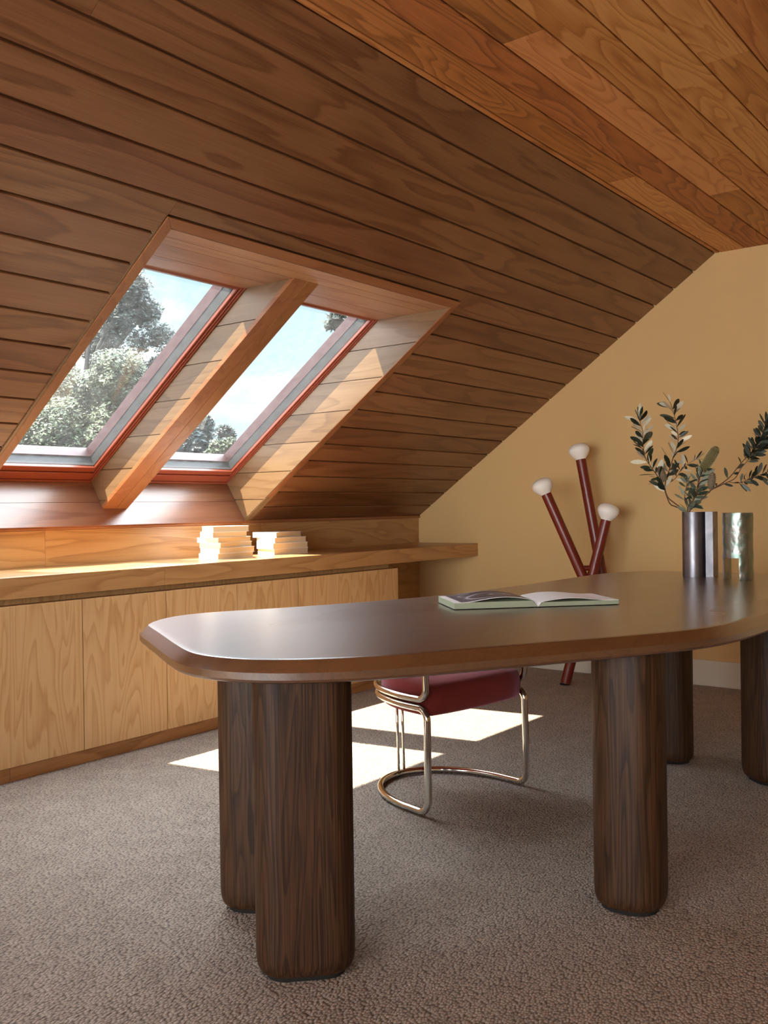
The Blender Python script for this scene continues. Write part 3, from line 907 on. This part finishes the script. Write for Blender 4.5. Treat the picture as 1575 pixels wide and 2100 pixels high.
def shell(poly, h, th, matx, parent, name, zb=.0005):
    n = len(poly); c = sum(poly, Vector((0,0)))/n
    inn = []
    for i in range(n):
        t = (poly[(i+1)%n]-poly[i-1]).normalized(); nn = Vector((t.y, -t.x))
        if nn.dot(c-poly[i]) < 0: nn = -nn
        inn.append(poly[i]+nn*th)
    g = MB(); rings = [[(p.x, p.y, zb) for p in poly], [(p.x, p.y, h) for p in poly], [(p.x, p.y, h) for p in inn], [(p.x, p.y, .01) for p in inn]]
    g.loft(rings); return g.build(name, matx, parent, angle=40)
pl = [Vector((p_.x*.94, p_.y)) for p_ in pl]
shell(pl, .284, .0022, M['pewter'], vs_, 'body')
# arched vase: hammered cylinder with a square tunnel at the foot
ar = empty('arched_vase', (4.035, 1.262, TZ), yaw1-R(20.5), label='hammered silver-green cylinder vase with a square arch cut through its foot', cat='vase')
g = MB(); rings = []
NS = 56
zz = [.0005]+[.28*k/34 for k in range(1, 34)]+[.28]
def hr(a, z):
    return .0605+.0016*noise.noise(Vector((math.cos(a)*2.2, math.sin(a)*2.2, z*26)))*1.6
for z_ in zz: rings.append([Vector((hr(2*PI*k/NS, z_)*math.cos(2*PI*k/NS), hr(2*PI*k/NS, z_)*math.sin(2*PI*k/NS), z_)) for k in range(NS)])
for z_, r_ in ((.28, .057), (.12, .057)): rings.append([Vector((r_*math.cos(2*PI*k/NS), r_*math.sin(2*PI*k/NS), z_)) for k in range(NS)])
g.loft(rings)
body = g.build('body', M['hammered'], ar, angle=40)
g = MB(); g.box(-.034, .034, -.2, .2, -.05, .092)
cut_ = g.build('cutter', M['hammered'], ar); cut_.location = (-.011, 0, 0); cut_.rotation_euler = (0, 0, R(-20))
md = body.modifiers.new('b', 'BOOLEAN'); md.object = cut_; md.operation = 'DIFFERENCE'; md.solver = 'EXACT'
bpy.context.view_layer.update()
dg = bpy.context.evaluated_depsgraph_get()
nm_ = bpy.data.meshes.new_from_object(body.evaluated_get(dg), depsgraph=dg)
body.modifiers.clear(); body.data = nm_
bpy.data.objects.remove(cut_, do_unlink=True)

# ------------------------------------------------------------------ banksia branches
def leaf_geo(g, p, d, up, L_, w, curl, mi=0):
    d = d.normalized(); side = d.cross(up)
    if side.length < .01: side = d.cross(Vector((1,0,0)))
    side.normalize(); nr = side.cross(d).normalized()
    prof = [(0,.08),(.12,.35),(.32,.78),(.55,1.0),(.78,.82),(.93,.42),(1.0,.05)]
    L0, M0, R0 = [], [], []
    for t, wd in prof:
        c = p+d*(L_*t)+nr*(curl*L_*(t*t-t*.2))
        L0.append(c-side*(w*.5*wd)+nr*(.10*w*wd)); M0.append(c); R0.append(c+side*(w*.5*wd)+nr*(.10*w*wd))
    n = len(prof); fs = []
    for i in range(n-1):
        fs += [(i, i+1, n+i+1, n+i), (n+i, n+i+1, 2*n+i+1, 2*n+i)]
    g.add(L0+M0+R0, fs, mi)

def zpx(pts, X0, s=5.0, ox=1260, oy=780):
    """list of (zoom x, zoom y, dX) -> world points"""
    return [at_x(ox+a/s, oy+b/s, X0+c) for a, b, c in pts]

def branch(label, stems, leafsets, cones=(), leafm='leaf'):
    allp = [p for st, r0, r1 in stems for p in st]
    b0 = stems[0][0][0]
    root = empty('banksia_branch', b0, label=label, cat='branch', group='banksia branches in the lobed vase')
    g = MB()
    for st, r0, r1 in stems:
        cp = catmull(st, 5); n = len(cp)
        g.tube([p-b0 for p in cp], [r0+(r1-r0)*i/(n-1) for i in range(n)], 8)
    g.build('stem', M['stem'], root, smooth=True)
    g = MB()
    for st, t0, t1, step, L_, seed, dense in leafsets:
        rnd = random.Random(seed); cp = catmull(st, 8)
        ln = [0]
        for a, b in zip(cp, cp[1:]): ln.append(ln[-1]+(b-a).length)
        tot = ln[-1]; s = t0*tot; k = 0
        while s < t1*tot:
            i = max(j for j in range(len(ln)) if ln[j] <= s); i = min(i, len(cp)-2)
            p = cp[i]+(cp[i+1]-cp[i])*((s-ln[i])/max(1e-6, ln[i+1]-ln[i])); t = (cp[i+1]-cp[i]).normalized()
            for q in range(dense):
                az = k*2.4+rnd.uniform(-.5, .5)+q*2.09
                a = t.cross(Vector((0,0,1)));
                if a.length < .1: a = t.cross(Vector((1,0,0)))
                a.normalize(); b_ = t.cross(a)
                o = a*math.cos(az)+b_*math.sin(az)
                fl_ = rnd.uniform(.9, 1.5) 
                d = (t*.75+o*fl_).normalized()
                sz = L_*rnd.uniform(.7, 1.15)
                upv = (Vector((rnd.gauss(0,1), rnd.gauss(0,1), rnd.gauss(0,.6)))+(t*.5-o*.3)-FW*(.9 if rnd.random() < .55 else -.9))
                leaf_geo(g, p-b0+o*.002, d, upv, sz, sz*rnd.uniform(.27, .36), rnd.uniform(-.18, .22))
            s += step*rnd.uniform(.75, 1.25); k += 1
        # terminal tuft
        if t1 >= 1:
            t = (cp[-1]-cp[-2]).normalized()
            for q in range(5):
                o = Vector((rnd.uniform(-1,1), rnd.uniform(-1,1), rnd.uniform(-1,1)))
                leaf_geo(g, cp[-1]-b0, (t*1.3+o*.7), Vector((0,0,1)) if rnd.random() < .7 else Vector((0,0,-1)), L_*rnd.uniform(.7,1.1), L_*.22, rnd.uniform(-.1,.2))
    g.build('foliage', M[leafm], root, fix=False, smooth=True)
    for c0, c1, r_, kind in cones:
        ax = c1-c0; f = frame_z(c0-b0, ax); ln_ = ax.length
        g = MB()
        if kind == 'cone':
            g.lathe([(r_*.35,0),(r_*.8,ln_*.12),(r_,ln_*.4),(r_*.92,ln_*.7),(r_*.55,ln_*.93),(r_*.05,ln_)], f, 20)
            for ring_ in range(9):
                zc_ = ln_*(.06+.105*ring_); rr = r_*math.sin(PI*min(1, .22+.7*ring_/9))**.5
                for k in range(12):
                    a = 2*PI*(k+.5*(ring_ % 2))/12
                    c_ = Vector((rr*math.cos(a), rr*math.sin(a), zc_)); o = Vector((math.cos(a), math.sin(a), .5)).normalized()
                    s_ = r_*.24
                    tx = Vector((-math.sin(a), math.cos(a), 0)); ty = o.cross(tx)
                    pts = [f @ (c_+tx*s_), f @ (c_+ty*s_*.6), f @ (c_-tx*s_), f @ (c_-ty*s_*.6), f @ (c_+o*s_*1.1)]
                    g.add(pts, [(0,1,4),(1,2,4),(2,3,4),(3,0,4)])
            g.build('seed_cone', M['cone'], root)
        else:
            g.lathe([(r_*.7,0),(r_,ln_*.15),(r_*1.02,ln_*.6),(r_*.9,ln_*.85),(r_*.6,ln_*.96),(r_*.05,ln_)], f, 28)
            sp_ = g.build('flower_spike', M['spike'], root, smooth=True)
            g = MB()
            for ring_ in range(26):
                zc_ = ln_*(.04+.037*ring_); rr = r_*1.0 if ring_ < 20 else r_*(1-.07*(ring_-19))
                for k in range(16):
                    a = 2*PI*(k+.5*(ring_ % 2))/16
                    c_ = Vector((rr*math.cos(a), rr*math.sin(a), zc_)); o = Vector((math.cos(a), math.sin(a), .2)).normalized()
                    s_ = .0016; tx = Vector((-math.sin(a), math.cos(a), 0)); ty = o.cross(tx)
                    g.add([f @ (c_+tx*s_), f @ (c_+ty*s_), f @ (c_-tx*s_), f @ (c_-ty*s_), f @ (c_+o*s_*2.5)], [(0,1,4),(1,2,4),(2,3,4),(3,0,4)])
            g.build('flower_tips', M['dot'], sp_, kind='stuff')
    return root

XV = 4.10
inside = at_x(1425, 1075, 4.13)
S1 = [at_x(1422,1100,4.13)]+zpx([(715,1352,0.03),(640,1300,.0),(572,1268,-.02),(530,1170,-.03),(500,1070,-.04),(455,1000,-.04),(370,880,-.06),(312,780,-.07),(292,640,-.08),(290,520,-.08),(268,450,-.08),(262,400,-.08)], XV)
S2 = [at_x(1424,1100,4.14)]+zpx([(705,1340,0.04),(620,1262,.05),(545,1195,.05),(518,1080,.05),(558,930,.06),(608,780,.07),(652,640,.08),(642,480,.09),(602,320,.10),(572,230,.10),(500,125,.11)], XV)
S2b = zpx([(522,1068,.05),(620,1010,.03),(690,910,.01),(750,860,0),(830,812,0)], XV)
branch('left-leaning banksia branch with silvery leaves and a small cone', [(S1, .0032, .0012)],
       [(S1, .42, 1.0, .0085, .068, 11, 1), (S1, .7, 1.0, .016, .06, 12, 1)], [(at_x(1260+520/5, 780+1035/5, XV-.03), at_x(1260+455/5, 780+880/5, XV-.05), .0115*1.35, 'cone')])
branch('tallest upright banksia branch with a forked side twig', [(S2, .0032, .001), (S2b, .0016, .0008)],
       [(S2, .44, .90, .0105, .07, 23, 1), (S2, .70, .95, .02, .055, 24, 1), (S2b, .25, 1.0, .011, .06, 5, 1)])
S3 = [at_x(1430,1100,4.12)]+zpx([(770,1348,0),(880,1235,-.02),(985,1130,-.04),(1090,1065,-.05),(1190,985,-.06),(1290,860,-.06),(1400,740,-.07),(1490,640,-.07),(1600,560,-.07),(1700,470,-.07)], XV)
S3c = zpx([(1000,1120,-.04),(1160,1045,-.06),(1240,1000,-.07),(1300,900,-.08),(1360,830,-.09),(1450,700,-.1),(1520,540,-.1),(1560,450,-.1)], XV)
S3d = zpx([(1165,1042,-.06),(1290,1050,-.10),(1420,990,-.12),(1520,960,-.12),(1640,930,-.12)], XV)
branch('right-leaning dark banksia branch reaching past the arched vase', [(S3, .0034, .001), (S3c, .002, .0009), (S3d, .0016, .0008)],
       [(S3, .72, 1.0, .007, .055, 31, 2), (S3c, .55, 1.0, .0065, .052, 32, 2), (S3d, .3, 1.0, .010, .05, 33, 2), (S3, .45, .7, .03, .045, 34, 1)],
       [(at_x(1260+985/5, 780+1120/5, XV-.05), at_x(1260+1010/5, 780+940/5, XV-.05), .0155, 'cone')], 'leafdark')
S4 = [at_x(1428,1100,4.11)]+zpx([(750,1348,0),(800,1250,0),(845,1130,.0),(870,1010,.0),(905,915,.0)], XV)
S4b = zpx([(760,1330,0),(720,1230,-.02),(730,1130,-.03),(745,1050,-.03)], XV)
branch('short central banksia branch topped by a dotted flower spike', [(S4, .004, .003), (S4b, .0015, .001)],
       [(S4, .36, 1.0, .012, .058, 41, 3), (S4b, .4, 1.0, .016, .045, 44, 2)],
       [(at_x(1260+900/5, 780+925/5, XV), at_x(1260+1055/5, 780+680/5, XV-.01), .0215, 'spike')], 'leafgrey')

# ------------------------------------------------------------------ trees outside
def leafcloud(root, name, blobs, n, size, mat, seed):
    rnd = random.Random(seed); g = MB()
    tot = sum(b[3]**2 for b in blobs)
    for bx, by, bz, br, dens in blobs:
        k = int(n*br*br/tot*dens)
        for _ in range(k):
            d = Vector((rnd.gauss(0,1), rnd.gauss(0,1), rnd.gauss(0,1))).normalized()
            rr = br*(rnd.random()**.45)*(1+.35*noise.noise(d*2.1+Vector((bx,by,bz))))
            p = Vector((bx,by,bz))+d*rr
            a = Vector((rnd.gauss(0,1), rnd.gauss(0,1), rnd.gauss(0,1))).normalized(); b = a.orthogonal().normalized()
            s = size*rnd.uniform(.6, 1.3)
            g.add([p-a*s, p+b*s*.45, p+a*s, p-b*s*.45], [(0,1,2,3)])
    o = g.build(name, mat, root, fix=False)
    return o
M['tree1'] = leafmat('eucalypt_leaves', (40,52,50), (52,62,58), .6)
M['tree2'] = leafmat('light_leaves', (58,72,52), (68,80,60), .6)
M['tree3'] = leafmat('far_leaves', (42,56,58), (48,62,64), .6)
M['bark'] = plain('bark', (30,30,30), rough=.9, var=.2, vscale=8)
def tree(label, blobs_px, D, n, size, mat, seed, trunk_px, gz=-3.2):
    """blobs given as (px, py, radius px, density, depth offset) around distance D"""
    bl = []
    for px, py, rp, de, dd in blobs_px:
        p = at_d(px, py, D+dd); bl.append((p.x, p.y, p.z, rp/FPX*(D+dd), de))
    t = at_d(trunk_px[0], trunk_px[1], D); base = Vector((t.x, t.y, gz))
    root = empty('tree', base, label=label, cat='tree')
    g = MB(); 
    g.tube([Vector((0,0,0)), (t-base)*.5+Vector((.2,.1,0)), (t-base)], [.14, .10, .05], 10)
    for bx, by, bz, br, de in bl:
        e = Vector((bx,by,bz))-base; g.tube([(t-base)*.8, (t-base)*.55+e*.45+Vector((0,0,-.2)), e], [.04, .025, .01], 6)
    g.build('trunk', M['bark'], root, smooth=True)
    leafcloud(root, 'crown', [(bx-base.x, by-base.y, bz-base.z, br, de) for bx,by,bz,br,de in bl], n, size, mat, seed)
tree('tall loose grey-green tree outside the left skylight', [(262,590,46,1.1,0),(300,640,34,.9,.3),(240,655,40,.9,0),(330,690,30,.55,.2),(345,730,24,.5,-.2),(285,700,26,.45,0),(210,700,50,.6,.5),(150,560,80,.9,1),(320,760,30,.6,.4),(230,500,60,1,.6),(70,650,90,.8,.5)], 13, 50000, .04, M['tree1'], 5, (150, 760))
tree('dense pale green tree filling the lower left skylight', [(245,775,62,1.2,0),(170,830,80,1.2,.3),(280,830,50,1.1,0),(110,900,90,1.2,0),(220,900,75,1.2,0),(320,810,34,1,.2),(270,900,45,1.1,.2),(40,820,90,1,.5),(150,960,90,1.2,0),(345,780,24,.9,0)], 9.5, 110000, .023, M['tree2'], 6, (150, 980))
tree('distant bushy tree low in the left corner of the right skylight', [(405,905,38,1.2,0),(430,930,30,1.2,0),(392,945,40,1.2,1),(420,870,20,.7,0),(360,930,45,1,0)], 26, 15000, .11, M['tree3'], 7, (405, 950))
tree('small round dark tree low in the right skylight', [(460,886,15,1.4,0),(452,893,14,1.4,0),(470,893,13,1.2,0)], 34, 3500, .12, M['tree3'], 8, (460, 920))
tree('pale yellow-green shrub top low in the right skylight', [(448,920,18,1.3,0),(472,912,14,1.2,0),(440,945,24,1.3,0)], 20, 5000, .07, M['tree2'], 9, (448, 960))
tree('overhanging leafy tree at the top right of the right skylight', [(692,655,17,.8,0),(678,668,11,.6,0),(735,640,40,.8,.3),(720,668,20,.6,0)], 8, 2600, .05, M['tree1'], 10, (800, 700))

# ------------------------------------------------------------------ light
SUN_TRAVEL = Vector((.284, -.350, -1)).normalized()
TO_SUN = -SUN_TRAVEL
ld = bpy.data.lights.new('sun', 'SUN'); ld.energy = 10.5; ld.angle = R(.6); ld.color = (1, .89, .72)
lo_ = bpy.data.objects.new('sun', ld); COL.objects.link(lo_)
lo_.rotation_euler = SUN_TRAVEL.to_track_quat('-Z', 'Y').to_euler(); lo_.location = (1, 5, 8)

w = bpy.data.worlds.new('sky'); sc.world = w; w.use_nodes = True
nt = w.node_tree; nt.nodes.clear(); L = nt.links.new
wo = N(nt, 'ShaderNodeOutputWorld'); bg = N(nt, 'ShaderNodeBackground'); L(bg.outputs[0], wo.inputs[0])
tc = N(nt, 'ShaderNodeTexCoord'); gen = tc.outputs['Generated']
nv = N(nt, 'ShaderNodeVectorMath', operation='NORMALIZE'); L(gen, nv.inputs[0])
sx = N(nt, 'ShaderNodeSeparateXYZ'); L(nv.outputs[0], sx.inputs[0])
base_ = ramp(nt, sx.outputs[2], [(0, (.32,.40,.44,1)), (.25, (.27,.38,.445,1)), (.6, (.20,.31,.44,1))])
mp = N(nt, 'ShaderNodeMapping'); mp.inputs['Scale'].default_value = (3.0, 3.0, 8.0); mp.inputs['Location'].default_value = (2.3, .7, .1); L(nv.outputs[0], mp.inputs[0])
cn = N(nt, 'ShaderNodeTexNoise', i_Scale=1.6, i_Detail=6.0, i_Roughness=.55); L(mp.outputs[0], cn.inputs['Vector'])
cl = ramp(nt, cn.outputs[0], [(.48, (0,0,0,1)), (.66, (1,1,1,1))])
mx = N(nt, 'ShaderNodeMix', data_type='RGBA'); L(cl, mx.inputs[0]); L(base_, mx.inputs[6]); mx.inputs[7].default_value = (.46,.49,.50,1)
dt = N(nt, 'ShaderNodeVectorMath', operation='DOT_PRODUCT'); L(nv.outputs[0], dt.inputs[0]); dt.inputs[1].default_value = TO_SUN
glow = N(nt, 'ShaderNodeMapRange', interpolation_type='SMOOTHSTEP'); L(dt.outputs['Value'], glow.inputs[0])
glow.inputs[1].default_value = .52; glow.inputs[2].default_value = 1.0; glow.inputs[3].default_value = 0; glow.inputs[4].default_value = 1
GLOW = .6; SKY_FILL = 8.0
gc = N(nt, 'ShaderNodeVectorMath', operation='SCALE'); gc.inputs[0].default_value = (.88, .95, 1.0); L(mth(nt, 'MULTIPLY', glow.outputs[0], GLOW), gc.inputs['Scale'])
# bright lobe added low in the sky to feed the unseen side window
hz = N(nt, 'ShaderNodeMapRange', interpolation_type='SMOOTHSTEP'); L(sx.outputs[0], hz.inputs[0])
hz.inputs[1].default_value = -.6; hz.inputs[2].default_value = -.92; hz.inputs[3].default_value = 0; hz.inputs[4].default_value = 6.0
hc = N(nt, 'ShaderNodeVectorMath', operation='SCALE'); hc.inputs[0].default_value = (.96, .98, 1.0); 
hl = N(nt, 'ShaderNodeMapRange', interpolation_type='SMOOTHSTEP'); L(sx.outputs[2], hl.inputs[0])
hl.inputs[1].default_value = .5; hl.inputs[2].default_value = .12; hl.inputs[3].default_value = 0; hl.inputs[4].default_value = 1
L(mth(nt, 'MULTIPLY', hz.outputs[0], hl.outputs[0]), hc.inputs['Scale'])
a1 = N(nt, 'ShaderNodeVectorMath', operation='ADD'); L(mx.outputs[2], a1.inputs[0]); L(gc.outputs[0], a1.inputs[1])
# bright unseen patch of sky added high up to light the table and room
u1 = N(nt, 'ShaderNodeMapRange', interpolation_type='SMOOTHSTEP'); L(sx.outputs[2], u1.inputs[0]); u1.inputs[1].default_value = .32; u1.inputs[2].default_value = .55
u2 = N(nt, 'ShaderNodeMapRange', interpolation_type='SMOOTHSTEP'); L(sx.outputs[0], u2.inputs[0]); u2.inputs[1].default_value = -.25; u2.inputs[2].default_value = .45
uc = N(nt, 'ShaderNodeVectorMath', operation='SCALE'); uc.inputs[0].default_value = (.86, .95, 1.0); L(mth(nt, 'MULTIPLY', mth(nt, 'MULTIPLY', u1.outputs[0], u2.outputs[0]), SKY_FILL), uc.inputs['Scale'])
a0 = N(nt, 'ShaderNodeVectorMath', operation='ADD'); L(a1.outputs[0], a0.inputs[0]); L(uc.outputs[0], a0.inputs[1])
a2 = N(nt, 'ShaderNodeVectorMath', operation='ADD'); L(a0.outputs[0], a2.inputs[0]); L(hc.outputs[0], a2.inputs[1])
L(a2.outputs[0], bg.inputs['Color']); bg.inputs['Strength'].default_value = 1.0

def portal(m, sx_, sy_):
    l = bpy.data.lights.new('portal', 'AREA'); l.shape = 'RECTANGLE'; l.size = sx_; l.size_y = sy_; l.cycles.is_portal = True
    o = bpy.data.objects.new('portal', l); COL.objects.link(o); o.matrix_world = m
for a, b in OPEN:
    for wa, wb in ((a, a+.765), (a+.914, b)):
        m = Matrix((Vector((-1,0,0)), SL, SN)).transposed().to_4x4(); m.translation = sp((wa+wb)/2, .76, GD+.18)
        portal(m, .66, 1.26)
m = Matrix.Translation((XL-.12, (WL[0]+WL[1])/2, (WL[2]+WL[3])/2)) @ Matrix(((0,0,-1,0),(1,0,0,0),(0,-1,0,0),(0,0,0,1)))
portal(m, WL[1]-WL[0], WL[3]-WL[2])

# ------------------------------------------------------------------ camera
cd = bpy.data.cameras.new('camera'); cam = bpy.data.objects.new('camera', cd); COL.objects.link(cam)
cd.sensor_fit = 'HORIZONTAL'; cd.sensor_width = 36; cd.lens = FPX/1575*36; cd.clip_start = .05; cd.clip_end = 300
mw = Matrix((CR, CU, -FW)).transposed().to_4x4(); mw.translation = CAM
cam.matrix_world = mw
sc.camera = cam

sc.view_settings.view_transform = 'Standard'; sc.view_settings.look = 'None'
sc.view_settings.gamma = 1; sc.view_settings.use_curve_mapping = False
sc.view_settings.exposure = 1.35
sc.cycles.use_denoising = True
sc.cycles.max_bounces = 10; sc.cycles.diffuse_bounces = 5; sc.cycles.glossy_bounces = 4
sc.cycles.transparent_max_bounces = 24; sc.cycles.caustics_reflective = False; sc.cycles.caustics_refractive = False
sc.cycles.sample_clamp_indirect = 6
